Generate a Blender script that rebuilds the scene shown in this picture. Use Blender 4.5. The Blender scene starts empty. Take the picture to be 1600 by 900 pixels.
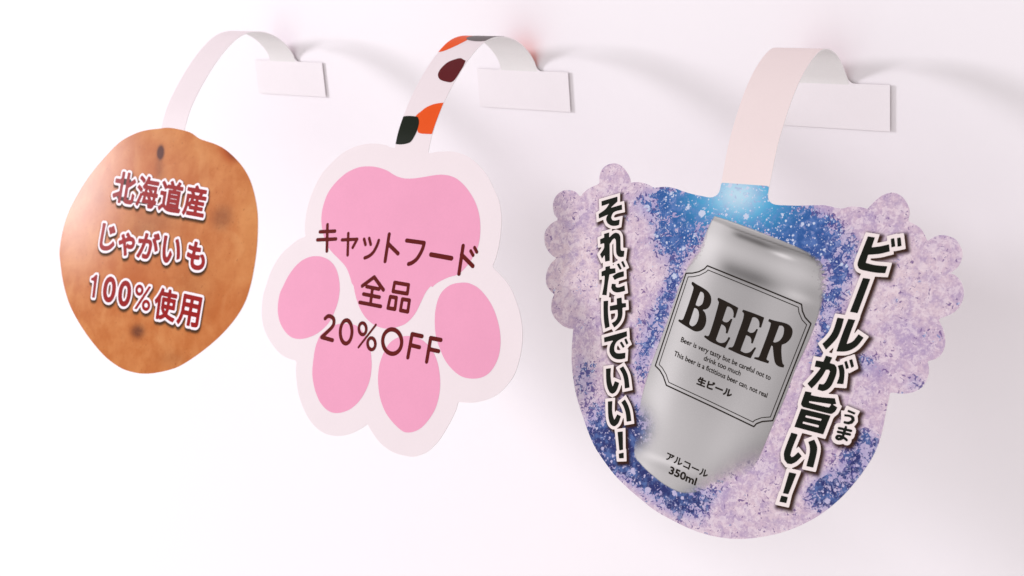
import bpy, math
import numpy as np
from mathutils import Matrix

# ------------------------------------------------------------------ camera
scene = bpy.context.scene
COL = scene.collection
FPX = 2235.68                        # focal length in pixels of a 1600 wide frame (50 mm lens)
CAM = np.array([0.0, -425.9, 0.0])   # millimetres; the wall is the plane y = 0
ROT = np.array([[0.77314267, -0.12514899, 0.62176213],
                [0.62967536, 0.26876776, -0.72888465],
                [-0.07589044, 0.95504011, 0.28659906]])
cam_d = bpy.data.cameras.new('camera')
cam_d.sensor_width = 36.0
cam_d.lens = FPX * 36.0 / 1600.0
cam_d.clip_start = 0.01
cam_d.clip_end = 50.0
cam_d.dof.use_dof = True
cam_d.dof.focus_distance = 0.455
cam_d.dof.aperture_fstop = 30.0
cam = bpy.data.objects.new('camera', cam_d)
COL.objects.link(cam)
M = Matrix([list(ROT[i]) + [CAM[i] * 0.001] for i in range(3)] + [[0, 0, 0, 1]])
cam.matrix_world = M
scene.camera = cam

# ------------------------------------------------------------------ light
world = bpy.data.worlds.new('World')
scene.world = world
world.use_nodes = True
bg = world.node_tree.nodes['Background']
bg.inputs[0].default_value = (1.0, 0.955, 0.95, 1)
bg.inputs[1].default_value = 0.605


def area_light(name, loc, target, size, power, colour, size_y=None):
    d = bpy.data.lights.new(name, 'AREA')
    d.shape = 'RECTANGLE'
    d.size = size
    d.size_y = size_y or size
    d.energy = power
    d.color = colour
    o = bpy.data.objects.new(name, d)
    COL.objects.link(o)
    o.location = loc
    v = np.array(target) - np.array(loc)
    from mathutils import Vector
    o.rotation_euler = Vector(v).to_track_quat('-Z', 'Y').to_euler()
    return o


area_light('key_softbox', (-2.16, -0.84, 0.30), (-0.33, 0, -0.12), 0.30, 29.0, (0.965, 0.94, 1.0))
area_light('fill_softbox', (-0.8, -1.9, -1.0), (-0.4, 0, -0.25), 2.6, 13.5, (1.0, 0.98, 0.98))

vs = scene.view_settings
vs.view_transform = 'Standard'
vs.look = 'None'
vs.exposure = 0.0
vs.gamma = 1.0
scene.cycles.max_bounces = 8


# ------------------------------------------------------------------ helpers
def srgb(r, g, b):
    f = lambda c: (c / 255 / 12.92) if c <= 10 else ((c / 255 + 0.055) / 1.055) ** 2.4
    return (f(r), f(g), f(b), 1.0)


class NT:
    """tiny node-tree builder"""
    def __init__(self, name):
        self.m = bpy.data.materials.new(name)
        self.m.use_nodes = True
        self.t = self.m.node_tree
        self.t.nodes.clear()

    def n(self, kind, ins=None, **props):
        nd = self.t.nodes.new(kind)
        for k, v in props.items():
            setattr(nd, k, v)
        for k, v in (ins or {}).items():
            s = nd.inputs[k]
            if isinstance(v, bpy.types.NodeSocket):
                self.t.links.new(v, s)
            else:
                s.default_value = v
        return nd

    def attr(self, name):
        return self.n('ShaderNodeAttribute', attribute_name=name)

    def math(self, op, a, b=0.0, c=None, clamp=False):
        ins = {0: a, 1: b}
        if c is not None:
            ins[2] = c
        return self.n('ShaderNodeMath', ins, operation=op, use_clamp=clamp).outputs[0]

    def mix(self, f, a, b):
        return self.n('ShaderNodeMix', {0: f, 6: a, 7: b}, data_type='RGBA').outputs[2]

    def ss(self, v, lo, hi):
        return self.n('ShaderNodeMapRange', {0: v, 1: lo, 2: hi, 3: 0.0, 4: 1.0},
                      interpolation_type='SMOOTHSTEP').outputs[0]

    def noise(self, vec, scale, detail=3.0, rough=0.55, dist=0.0):
        return self.n('ShaderNodeTexNoise', {'Vector': vec, 'Scale': scale, 'Detail': detail,
                                             'Roughness': rough, 'Distortion': dist}).outputs[0]

    def out(self, colour, rough=0.5, spec=0.4, coat=0.0, bump=None, alpha=None, bump_s=0.1):
        ins = {'Base Color': colour, 'Roughness': rough, 'Specular IOR Level': spec, 'Coat Weight': coat,
               'Coat Roughness': 0.25}
        if alpha is not None:
            ins['Alpha'] = alpha
        p = self.n('ShaderNodeBsdfPrincipled', ins)
        if bump is not None:
            b = self.n('ShaderNodeBump', {'Height': bump, 'Strength': bump_s, 'Distance': 0.0003})
            self.t.links.new(b.outputs[0], p.inputs['Normal'])
        o = self.n('ShaderNodeOutputMaterial')
        self.t.links.new(p.outputs[0], o.inputs[0])
        return self.m


def paper(name, col, rough=0.55, var=0.03, spec=0.04, coat=0.0):
    """printed or bare card stock: faint fibre mottling and grain"""
    t = NT(name)
    tc = t.n('ShaderNodeTexCoord').outputs['Object']
    n1 = t.noise(tc, 60.0, 4.0)
    n2 = t.noise(tc, 1400.0, 2.0)
    f = t.math('ADD', t.math('MULTIPLY', n1, 0.6), t.math('MULTIPLY', n2, 0.4))
    lo = tuple(c * (1 - 2 * var) for c in col[:3]) + (1,)
    hi = tuple(min(1, c * (1 + 2 * var)) for c in col[:3]) + (1,)
    c = t.mix(t.ss(f, 0.3, 0.7), lo, hi)
    return t.out(c, rough, spec, coat, bump=n2, bump_s=0.06)


MAT = {}
MAT['edge'] = paper('card_core', srgb(250, 246, 246), 0.6, 0.005)
MAT['cream'] = paper('cream_card', srgb(240, 228, 231), 0.48, 0.006)
MAT['blush'] = paper('blush_card', srgb(243, 227, 226), 0.48, 0.006)
MAT['back'] = paper('card_back', srgb(236, 233, 232), 0.6, 0.010)
MAT['tab'] = paper('tab_card', srgb(245, 239, 242), 0.6, 0.006)
MAT['foam'] = paper('foam_tape', srgb(150, 138, 128), 0.8, 0.04)
MAT['pink'] = paper('pink_print', srgb(239, 164, 194), 0.45, 0.012)
MAT['brown'] = paper('brown_ink', srgb(98, 22, 18), 0.6, 0.05)
MAT['black'] = paper('black_ink', srgb(27, 30, 24), 0.42, 0.03)
MAT['dark_ink'] = paper('dark_ink', srgb(38, 31, 26), 0.42, 0.03)
MAT['outline'] = paper('pale_outline_ink', srgb(244, 232, 230), 0.45, 0.008)
MAT['white_outline'] = paper('white_outline_ink', srgb(248, 238, 243), 0.42, 0.008)
MAT['red'] = paper('red_ink', srgb(150, 24, 22), 0.3, 0.05, 0.015)
MAT['orange'] = paper('orange_ink', srgb(236, 90, 36), 0.42, 0.02)
MAT['maroon'] = paper('maroon_ink', srgb(96, 32, 36), 0.42, 0.03)
MAT['green_black'] = paper('green_black_ink', srgb(31, 36, 27), 0.42, 0.03)
MAT['grey_ink'] = paper('grey_ink', srgb(112, 104, 104), 0.42, 0.03)


def Z(ox, oy, sc, pts):
    """coordinates read off an enlargement -> coordinates of the 1600 x 900 frame"""
    return [(ox + p[0] / sc, oy + p[1] / sc) for p in pts]


def catmull(pts, n=6, closed=True, corner=40.0):
    """smooth a traced outline, keeping sharp corners"""
    P = np.array(pts, float)
    N = len(P)
    sharp = []
    for i in range(N):
        a = P[i] - P[i - 1]
        b = P[(i + 1) % N] - P[i]
        ang = abs(math.degrees(math.atan2(a[0] * b[1] - a[1] * b[0], a @ b)))
        sharp.append(ang > corner)
    out = []
    rng = range(N) if closed else range(N - 1)
    for i in rng:
        p1, p2 = P[i], P[(i + 1) % N]
        p0 = P[i - 1] if (closed or i > 0) else p1
        p3 = P[(i + 2) % N] if (closed or i < N - 2) else p2
        if sharp[i] and closed:
            p0 = p1 - (p2 - p1)
        if sharp[(i + 1) % N] and closed:
            p3 = p2 + (p2 - p1)
        for k in range(n):
            t = k / n
            out.append(0.5 * ((2 * p1) + (-p0 + p2) * t + (2 * p0 - 5 * p1 + 4 * p2 - p3) * t * t
                              + (-p0 + 3 * p1 - 3 * p2 + p3) * t ** 3))
    if not closed:
        out.append(P[-1])
    return np.array(out)


class Sheet:
    """one bent strip of card: a profile in the (y, z) plane extruded along x, in millimetres.
    s runs along the profile from the tab, h is the height above the printed face."""
    def __init__(self, ctrl, tilt0, tilt1, length, curl=0.0, xc=0.0, s0=0.0):
        self.curl, self.xc, self.s0 = curl, xc, s0
        c = catmull(ctrl, 20, closed=False)
        p = list(c)
        n = 60
        for i in range(1, n + 1):
            a = math.radians(tilt0 + (tilt1 - tilt0) * i / n)
            p.append(p[-1] + np.array([-math.sin(a), -math.cos(a)]) * length / n)
        p = np.array(p)
        d = np.r_[0, np.cumsum(np.hypot(*np.diff(p, axis=0).T))]
        self.s = np.arange(0, d[-1], 0.25)
        self.y = np.interp(self.s, d, p[:, 0])
        self.z = np.interp(self.s, d, p[:, 1])
        k = np.ones(9) / 9
        for nm in ('y', 'z'):
            v = getattr(self, nm)
            w = np.convolve(np.pad(v, 4, mode='reflect', reflect_type='odd'), k, 'valid')
            setattr(self, nm, w)
        self.ty = np.gradient(self.y, self.s)
        self.tz = np.gradient(self.z, self.s)
        l = np.hypot(self.ty, self.tz)
        self.ty /= l
        self.tz /= l
        ang = np.arctan2(self.z, self.y - CAM[1])
        self.top = int(np.argmax(ang))
        self.ang = ang

    def P(self, x, s, h=0.0):
        x = np.asarray(x, float)
        s = np.asarray(s, float)
        y = np.interp(s, self.s, self.y)
        z = np.interp(s, self.s, self.z)
        ty = np.interp(s, self.s, self.ty)
        tz = np.interp(s, self.s, self.tz)
        h = h + self.off(x, s)
        return np.stack([x + 0 * y, y + tz * h, z - ty * h], -1) * 0.001

    def off(self, x, s):
        # the free left edge of the card curls gently back
        return -self.curl * np.maximum(0.0, self.xc - x) ** 2 * np.clip((s - self.s0) / 12.0, 0, 1)

    def place(self, px):
        """point of the sheet seen at a frame position -> (x, s)"""
        px = np.asarray(px, float).reshape(-1, 2)
        d = np.stack([px[:, 0] - 800, -(px[:, 1] - 450), np.full(len(px), -FPX)], -1) @ ROT.T
        a = np.arctan2(d[:, 2], d[:, 1])
        A = self.ang[self.top:]
        s = np.interp(-a, -A, self.s[self.top:])
        y = np.interp(s, self.s, self.y)
        x = (y - CAM[1]) / d[:, 1] * d[:, 0]
        x0, s0 = x, s
        if self.curl:
            ty = np.interp(s, self.s, self.ty)
            tz = np.interp(s, self.s, self.tz)
            for _ in range(4):
                k = self.off(x, s) / (tz * d[:, 1] - ty * d[:, 2])
                x = x0 + k * d[:, 0]
                s = s0 + k * (ty * d[:, 1] + tz * d[:, 2])
        return np.stack([x, s], -1)

    def frame(self, x, s):
        """(x, s) -> frame position"""
        v = (self.P(x, s) * 1000 - CAM) @ ROT
        return np.stack([800 - FPX * v[..., 0] / v[..., 2], 450 + FPX * v[..., 1] / v[..., 2]], -1)


def segs_of(loops):
    out = []
    for l in loops:
        l = np.asarray(l, float)
        out.append(np.hstack([l, np.roll(l, -1, axis=0)]))
    return np.vstack(out)


def sdf(segs, pts):
    """signed distance to a set of closed outlines (even-odd), negative inside"""
    res = np.empty(len(pts))
    for a in range(0, len(pts), 4000):
        p = pts[a:a + 4000]
        x1, y1, x2, y2 = segs.T
        dx, dy = x2 - x1, y2 - y1
        L = np.maximum(dx * dx + dy * dy, 1e-12)
        px, py = p[:, :1], p[:, 1:]
        t = np.clip(((px - x1) * dx + (py - y1) * dy) / L, 0, 1)
        d = np.sqrt(((px - x1 - t * dx) ** 2 + (py - y1 - t * dy) ** 2).min(1))
        with np.errstate(divide='ignore', invalid='ignore'):
            cr = ((y1 > py) != (y2 > py)) & (px < (x2 - x1) * (py - y1) / np.where(y2 == y1, 1e-9, y2 - y1) + x1)
        res[a:a + 4000] = np.where(cr.sum(1) % 2 == 1, -d, d)
    return res


def shape_field(loops, grow=0.0, mitre=False):
    """field function of a glyph or patch, optionally grown by `grow` with mitred corners"""
    segs = segs_of(loops)
    lo = np.minimum(segs[:, :2].min(0), segs[:, 2:].min(0)) - grow * 3 - 1.5
    hi = np.maximum(segs[:, :2].max(0), segs[:, 2:].max(0)) + grow * 3 + 1.5
    extra = []
    if mitre and grow > 0:
        for l in loops:
            l = np.asarray(l, float)
            area = 0.5 * np.sum(l[:, 0] * np.roll(l[:, 1], -1) - np.roll(l[:, 0], -1) * l[:, 1])
            sg = 1 if area > 0 else -1
            for i in range(len(l)):
                a = l[i] - l[i - 1]
                b = l[(i + 1) % len(l)] - l[i]
                a /= np.hypot(*a) + 1e-9
                b /= np.hypot(*b) + 1e-9
                turn = math.degrees(math.atan2(a[0] * b[1] - a[1] * b[0], a @ b)) * sg
                if 35 < turn < 125:
                    n1 = np.array([a[1], -a[0]]) * sg
                    n2 = np.array([b[1], -b[0]]) * sg
                    m = (n1 + n2)
                    m = m / (m @ m) * 2
                    if np.hypot(*m) > 2.0:
                        m *= 2.0 / np.hypot(*m)
                    extra.append(segs_of([[l[i], l[i] + n1 * grow, l[i] + m * grow, l[i] + n2 * grow]]))

    def f(pts):
        v = np.full(len(pts), 9.0)
        k = ((pts > lo) & (pts < hi)).all(1)
        if k.any():
            q = pts[k]
            d = sdf(segs, q) - grow
            for e in extra:
                c = e[0, :2]
                near = np.hypot(*(q - c).T) < grow * 2.6
                if near.any():
                    d[near] = np.minimum(d[near], sdf(e, q[near]))
            v[k] = d
        return v
    f.lo, f.hi = lo, hi
    return f


def union(fs):
    def f(pts):
        v = np.full(len(pts), 9.0)
        for g in fs:
            k = ((pts > g.lo) & (pts < g.hi)).all(1)
            if k.any():
                v[k] = np.minimum(v[k], g(pts[k]))
        return v
    f.lo = np.min([g.lo for g in fs], axis=0)
    f.hi = np.max([g.hi for g in fs], axis=0)
    return f


def capsule(pts, w0, w1=None):
    """round-ended pen stroke"""
    P = np.asarray(pts, float)
    w1 = w0 if w1 is None else w1

    def f(q):
        r = np.full(len(q), 9.0)
        for i in range(len(P) - 1):
            a, b = P[i], P[i + 1]
            d = b - a
            t = np.clip(((q - a) @ d) / max(d @ d, 1e-9), 0, 1)
            r = np.minimum(r, np.hypot(*(q - a - t[:, None] * d).T) - 0.5 * w0)
        return r
    f.lo = P.min(0) - w0 - 1
    f.hi = P.max(0) + w0 + 1
    return f


def ring(c, ax, ay, w):
    """elliptical pen stroke from centre and two half-axis vectors"""
    t = np.linspace(0, 2 * np.pi, 33)
    return capsule([np.asarray(c) + np.cos(u) * np.asarray(ax) + np.sin(u) * np.asarray(ay) for u in t], w)


def add_obj(name, verts, faces, mat, parent, smooth=False, mats=None, idx=None):
    me = bpy.data.meshes.new(name)
    me.from_pydata([tuple(v) for v in verts], [], faces)
    for m in (mats or [mat]):
        me.materials.append(m)
    if idx is not None:
        me.polygons.foreach_set('material_index', idx)
    if smooth:
        me.polygons.foreach_set('use_smooth', [True] * len(me.polygons))
    me.update()
    o = bpy.data.objects.new(name, me)
    COL.objects.link(o)
    if parent is not None:
        o.parent = parent
        o.matrix_parent_inverse = parent_world(parent).inverted()
    return o


def parent_world(o):
    m = Matrix.Translation(o.location)
    return m @ Matrix() if o.parent is None else parent_world(o.parent) @ o.matrix_parent_inverse @ m


def field_mesh(name, sheet, F, step, h, mat, parent, thick=0.0, merge=True, attrs=None, back=None, edge=None, clip=None):
    """fill the region F < 0 of a sheet with faces; with `thick` it becomes a solid card"""
    lo, hi = F.lo.copy(), F.hi.copy()
    if clip:
        lo = np.maximum(lo, clip[0])
        hi = np.minimum(hi, clip[1])
    xs = np.arange(lo[0], hi[0] + step, step)
    ss = np.arange(lo[1], hi[1] + step, step)
    if clip:
        xs = np.linspace(lo[0], hi[0], len(xs))
        ss = np.linspace(lo[1], hi[1], len(ss))
    XX, SS = np.meshgrid(xs, ss)
    V = F(np.stack([XX.ravel(), SS.ravel()], -1)).reshape(XX.shape)
    V[np.abs(V) < 1e-6] = 1e-6
    IN = V < 0
    verts, faces, bseg = [], [], []
    key = {}

    def corner(j, i):
        k = (0, j, i)
        if k not in key:
            key[k] = len(verts)
            verts.append((xs[i], ss[j]))
        return key[k]

    def cross(j0, i0, j1, i1):
        k = (1, min(j0, j1), min(i0, i1), 0 if j0 == j1 else 1)
        if k not in key:
            a, b = V[j0, i0], V[j1, i1]
            t = a / (a - b)
            key[k] = len(verts)
            verts.append((xs[i0] + (xs[i1] - xs[i0]) * t, ss[j0] + (ss[j1] - ss[j0]) * t))
        return key[k]

    cnt = IN[:-1, :-1].astype(int) + IN[1:, :-1] + IN[:-1, 1:] + IN[1:, 1:]
    for j in range(cnt.shape[0]):
        row = cnt[j]
        hit = np.nonzero(row)[0]
        k = 0
        while k < len(hit):
            i = hit[k]
            if row[i] == 4:
                i1 = i
                if merge:
                    while k + 1 < len(hit) and hit[k + 1] == i1 + 1 and row[i1 + 1] == 4:
                        k += 1
                        i1 += 1
                faces.append((corner(j, i), corner(j + 1, i), corner(j + 1, i1 + 1), corner(j, i1 + 1)))
            else:
                cs = [(j, i), (j + 1, i), (j + 1, i + 1), (j, i + 1)]
                poly, flag = [], []
                for q in range(4):
                    a, b = cs[q], cs[(q + 1) % 4]
                    if IN[a]:
                        poly.append(corner(*a))
                        flag.append(0)
                    if IN[a] != IN[b]:
                        poly.append(cross(*a, *b))
                        flag.append(1 if IN[a] else 2)
                if len(poly) >= 3:
                    faces.append(tuple(poly))
                    for q in range(len(poly)):
                        if flag[q] == 1 and flag[(q + 1) % len(poly)] == 2:
                            bseg.append((poly[q], poly[(q + 1) % len(poly)]))
            k += 1
    vx = np.array(verts)
    front = sheet.P(vx[:, 0], vx[:, 1], h)
    if thick:
        n = len(verts)
        allv = np.vstack([front, sheet.P(vx[:, 0], vx[:, 1], h - thick)])
        nf = len(faces)
        allf = faces + [tuple(v + n for v in reversed(f)) for f in faces] + [(b, a, a + n, b + n) for a, b in bseg]
        idx = [0] * nf + [1] * nf + [2] * len(bseg)
        o = add_obj(name, allv, allf, None, parent, mats=[mat, back or mat, edge or mat], idx=idx)
        uv = np.vstack([vx, vx])
    else:
        o = add_obj(name, front, faces, mat, parent)
        uv = vx
    a = o.data.attributes.new('place', 'FLOAT_VECTOR', 'POINT')
    a.data.foreach_set('vector', np.hstack([uv, np.zeros((len(uv), 1))]).ravel())
    if attrs:
        for nm, vals in attrs(uv).items():
            a = o.data.attributes.new(nm, 'FLOAT', 'POINT')
            a.data.foreach_set('value', np.asarray(vals, float))
    return o


def soft_mesh(name, sheet, F, step, h, mat, parent, shift, reach, strength):
    """flat print with a feathered edge: the offset tint printed behind lettering"""
    lo, hi = F.lo - 1, F.hi + 2
    xs = np.arange(lo[0], hi[0], step)
    ss = np.arange(lo[1], hi[1], step)
    XX, SS = np.meshgrid(xs, ss)
    pts = np.stack([XX.ravel(), SS.ravel()], -1)
    d = F(pts - np.array(shift))
    a = strength * np.clip(1 - (d + 0.15) / reach, 0, 1) ** 1.5
    a = a.reshape(XX.shape)
    keep = (a[:-1, :-1] + a[1:, :-1] + a[:-1, 1:] + a[1:, 1:]) > 0.004
    js, is_ = np.nonzero(keep)
    n = len(xs)
    faces = [(j * n + i, (j + 1) * n + i, (j + 1) * n + i + 1, j * n + i + 1) for j, i in zip(js, is_)]
    used = np.unique(np.array(faces))
    re = {int(v): k for k, v in enumerate(used)}
    faces = [tuple(re[v] for v in f) for f in faces]
    o = add_obj(name, sheet.P(pts[used, 0], pts[used, 1], h), faces, mat, parent)
    at = o.data.attributes.new('ink', 'FLOAT', 'POINT')
    at.data.foreach_set('value', a.ravel()[used])
    return o


def tint(name, col):
    t = NT(name)
    return t.out(col, 0.6, 0.03, alpha=t.attr('ink').outputs['Fac'])


MAT['tint_brown'] = tint('brown_print_tint', srgb(62, 38, 26))
MAT['tint_green'] = tint('olive_print_tint', srgb(54, 40, 22))

# glyph outlines from the built-in typeface
_fc = bpy.data.curves.new('type_sample', 'FONT')
_fo = bpy.data.objects.new('type_sample', _fc)
_fc.resolution_u = 5
COL.objects.link(_fo)
_cache = {}


def glyph(text):
    if text in _cache:
        return _cache[text]
    _fc.body = text
    bpy.context.view_layer.update()
    ev = _fo.evaluated_get(bpy.context.evaluated_depsgraph_get())
    me = ev.to_mesh()
    co = np.array([v.co[:2] for v in me.vertices])
    use = {}
    for p in me.polygons:
        for k in p.edge_keys:
            use[k] = use.get(k, 0) + 1
    e = np.array([k for k, c in use.items() if c == 1])
    ev.to_mesh_clear()
    r = np.hstack([co[e[:, 0]], co[e[:, 1]]])
    _cache[text] = r
    return r


def seg_field(segs, grow=0.0):
    lo = np.minimum(segs[:, :2].min(0), segs[:, 2:].min(0)) - grow - 1.2
    hi = np.maximum(segs[:, :2].max(0), segs[:, 2:].max(0)) + grow + 1.2

    def f(pts):
        return sdf(segs, pts) - grow
    f.lo, f.hi = lo, hi
    return f


def glyph_fit(sheet, ch, bl, br, tl):
    """glyph segments with the ink box fitted to a parallelogram of the frame"""
    g = glyph(ch).reshape(-1, 2)
    a, b = g.min(0), g.max(0)
    u = (g - a) / (b - a)
    bl, br, tl = map(np.asarray, (bl, br, tl))
    px = bl + u[:, :1] * (br - bl) + u[:, 1:] * (tl - bl)
    return sheet.place(px).reshape(-1, 4)


def line_fit(sheet, text, start, end, up):
    """a line of type: baseline from start to end (frame), up = vector for one em"""
    fs = []
    g = glyph(text).reshape(-1, 2)
    w0, w1 = g[:, 0].min(), g[:, 0].max()
    start, end, up = map(np.asarray, (start, end, up))
    px = start + (g[:, :1] - w0) / (w1 - w0) * (end - start) + g[:, 1:] * up
    return sheet.place(px).reshape(-1, 4)


def wobbler(label, sheet, xc):
    o = bpy.data.objects.new('shelf_wobbler', None)
    o.empty_display_size = 0.02
    COL.objects.link(o)
    o.location = (xc * 0.001, 0, -0.0855)
    o['label'] = label
    o['category'] = 'shelf wobbler'
    o['group'] = 'wobblers mounted in a row on the wall'
    return o


def mount(root, sheet, xl, xr, tab_l, tab_r, s_end, xl2, xr2, mat, ztop=-78.0, zbot=-93.0, lap=3.5):
    """strip arm, mounting tab with rounded shoulders and the foam pad behind it"""
    T = 0.3
    # arm
    S = np.r_[np.arange(0, s_end, 0.6), np.arange(s_end, s_end + lap, 0.6)]
    nx = 7
    f = np.minimum(S / s_end, 1.0)
    L = xl + (xl2 - xl) * f
    Rr = xr + (xr2 - xr) * f
    rows = []
    for h in (-0.015, -T - 0.015):
        X = np.linspace(L, Rr, nx, axis=1)
        rows.append(sheet.P(X, np.repeat(S[:, None], nx, 1), h).reshape(-1, 3))
    n = len(S) * nx
    V = np.vstack(rows)
    F, idx = [], []
    V = np.vstack([V, V])          # the cut edges get corners of their own
    e = 2 * n
    for j in range(len(S) - 1):
        for i in range(nx - 1):
            a = j * nx + i
            F.append((a, a + nx, a + nx + 1, a + 1)); idx.append(0)
            F.append((a + n, a + 1 + n, a + nx + 1 + n, a + nx + n)); idx.append(1)
        a = e + j * nx
        F.append((a, a + n, a + nx + n, a + nx)); idx.append(2)
        a = e + j * nx + nx - 1
        F.append((a, a + nx, a + nx + n, a + n)); idx.append(2)
    arm = add_obj('arm_strip', V, F, None, root, smooth=True, mats=[mat, MAT['back'], MAT['edge']], idx=idx)
    # tab plate (outline in x, z) with filleted shoulders
    out = [(tab_l, ztop), (tab_l, zbot), (tab_r, zbot), (tab_r, ztop)]
    r = 2.2
    for k in range(7):
        a = math.pi / 2 * k / 6
        out.append((xr + r - r * math.sin(a), ztop + r - r * math.cos(a)))
    for k in range(7):
        a = math.pi / 2 * (6 - k) / 6
        out.append((xl - r + r * math.sin(a), ztop + r - r * math.cos(a)))
    y0 = float(sheet.y[0])
    def yz(z):
        # shoulders follow the first millimetres of the arm
        if z <= ztop:
            return y0
        return float(np.interp(z, sheet.z[:30], sheet.y[:30]))
    n = len(out)
    V = [(x * .001, (yz(z) - T - 0.03) * .001, z * .001) for x, z in out] + [(x * .001, (yz(z) - 0.03) * .001, z * .001) for x, z in out]
    F = [(0, 1, 2, 3), tuple(n + i for i in (3, 2, 1, 0))]
    # shoulders as fans
    V += [(xr * .001, (y0 - T - 0.03) * .001, ztop * .001), (xl * .001, (y0 - T - 0.03) * .001, ztop * .001)]
    cr, cl = len(V) - 2, len(V) - 1
    for k in range(4, 10):
        F.append((cr, k, k + 1))
    for k in range(11, 17):
        F.append((cl, k, k + 1))
    for i in range(n):
        F.append((i, n + i, n + (i + 1) % n, (i + 1) % n))
    tab = add_obj('mounting_tab', V, F, MAT['tab'], root)
    # foam pad
    i_ = 0.4
    yb, yf = -0.01, y0 - 0.05
    bx = [(x, y, z) for x in (tab_l + i_, tab_r - i_) for y in (yb, yf) for z in (zbot + i_, ztop - i_)]
    V = [tuple(c * .001 for c in v) for v in bx]
    F = [(0, 1, 3, 2), (4, 6, 7, 5), (0, 4, 5, 1), (2, 3, 7, 6), (0, 2, 6, 4), (1, 5, 7, 3)]
    add_obj('adhesive_pad', V, F, MAT['foam'], tab)
    return arm


# ------------------------------------------------------------------ wall
t = NT('white_wall')
tc = t.n('ShaderNodeTexCoord').outputs['Object']
n1 = t.noise(tc, 2.5, 3.0)
n2 = t.noise(tc, 380.0, 3.0)
c = t.mix(n1, srgb(246, 241, 245), srgb(249, 244, 248))
MAT['wall'] = t.out(c, 0.5, 0.25, bump=n2, bump_s=0.03)
W = add_obj('wall', [(x, y, z) for x in (-2.6, 1.6) for y in (0.0, 0.04) for z in (-1.6, 1.2)],
            [(0, 4, 5, 1), (2, 3, 7, 6), (0, 1, 3, 2), (4, 6, 7, 5), (0, 2, 6, 4), (1, 5, 7, 3)], MAT['wall'], None)
W['kind'] = 'structure'
W['label'] = 'plain smooth white wall behind the three wobblers'
W['category'] = 'wall'

ARC = [(-0.45, -78.2), (-0.8, -76.4), (-2.2, -73.4), (-4.5, -70.4), (-8.3, -66.9), (-13.8, -63.8), (-20, -62.1), (-26, -62.0),
       (-32, -63.6), (-39.3, -67.8), (-46, -73.0), (-52.4, -79.0)]

# ------------------------------------------------------------------ potato wobbler
S1 = Sheet(ARC + [(-57.8, -84.8), (-61.6, -89.8), (-64.9, -95.8)], 24, 20, 130, curl=0.0006, xc=-500.0, s0=70.0)
root = wobbler('potato-shaped brown wobbler with red Japanese lettering on a plain white arm', S1, -482)
out = Z(80, 180, 729 / 340, [(360, 45), (395, 42), (440, 50), (470, 60), (500, 80), (550, 97), (590, 120), (635, 165), (665, 215),
    (683, 275), (692, 340), (690, 430), (680, 510), (665, 580), (645, 635), (610, 690), (560, 745), (500, 795), (440, 835),
    (400, 852), (350, 863), (310, 866), (270, 860), (230, 845), (180, 808), (130, 750), (90, 690), (60, 630), (40, 560),
    (30, 490), (28, 450), (40, 380), (60, 320), (90, 262), (130, 200), (180, 140), (230, 90), (280, 62), (320, 50)])
loop = S1.place(catmull(out))
jl, jr = S1.place([(252, 199), (288, 203)])
s_end = 0.5 * (jl[1] + jr[1]) + 1.2
mount(root, S1, -493.4, -477.0, -504.2, -460.2, s_end, jl[0], jr[0], MAT['cream'])


def blob(q, x, y, rx, ry, rot=0.0, p=2.0):
    c, s = math.cos(math.radians(rot)), math.sin(math.radians(rot))
    dx, dy = q[:, 0] - x, q[:, 1] - y
    u, v = (dx * c + dy * s) / rx, (-dx * s + dy * c) / ry
    return np.exp(-(u * u + v * v) ** (p / 2))


def potato_attrs(uv):
    q = S1.frame(uv[:, 0], uv[:, 1])
    dark = (1.5 * blob(q, 251, 238, 5.5, 11, 5, 4) + 0.35 * blob(q, 249, 262, 7, 26) + 0.85 * blob(q, 215, 518, 11, 11, 0, 3)
            + 0.45 * blob(q, 347, 340, 16, 20, 20, 3) + 0.5 * blob(q, 362, 240, 7, 14, -38, 3) + 0.25 * blob(q, 240, 345, 40, 22) + 0.18 * blob(q, 150, 300, 18, 25)
            + 0.2 * blob(q, 225, 365, 20, 14) + 0.2 * blob(q, 268, 560, 22, 12) + 0.15 * blob(q, 300, 450, 30, 40))
    rust = (1.4 * blob(q, 357, 238, 12, 20, -38, 3) + 0.35 * blob(q, 252, 225, 16, 22) + 0.6 * blob(q, 215, 440, 70, 45)
            + 0.5 * blob(q, 225, 275, 80, 30, 15) + 0.35 * blob(q, 160, 320, 40, 60) + 0.4 * blob(q, 350, 480, 40, 60))
    pale = 0.8 * blob(q, 390, 350, 22, 60) + 0.5 * blob(q, 285, 225, 50, 20, 20) + 0.4 * blob(q, 340, 430, 40, 40) + 0.35 * blob(q, 130, 250, 30, 40)
    return {'dark': dark, 'rust': rust, 'pale': pale}


t = NT('potato_print')
pl = t.attr('place').outputs['Vector']
nA = t.noise(pl, 0.09, 4.0, 0.6)
nB = t.noise(pl, 0.9, 4.0, 0.65)
nC = t.noise(pl, 0.35, 3.0, 0.5, 0.6)
nD = t.noise(pl, 0.55, 2.0, 0.5)
nE = t.noise(pl, 0.05, 2.0, 0.5, 1.5)
c = t.mix(t.ss(nA, 0.3, 0.7), srgb(206, 134, 80), srgb(190, 112, 60))
c = t.mix(t.math('MULTIPLY', t.attr('rust').outputs['Fac'], 0.75, clamp=True), c, srgb(180, 86, 36))
c = t.mix(t.math('MULTIPLY', t.attr('pale').outputs['Fac'], 0.6, clamp=True), c, srgb(218, 152, 92))
c = t.mix(t.math('MULTIPLY', t.ss(nB, 0.55, 0.8), 0.35), c, srgb(150, 84, 44))
c = t.mix(t.math('MULTIPLY', t.ss(nC, 0.55, 0.8), 0.25), c, srgb(178, 98, 60))
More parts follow.
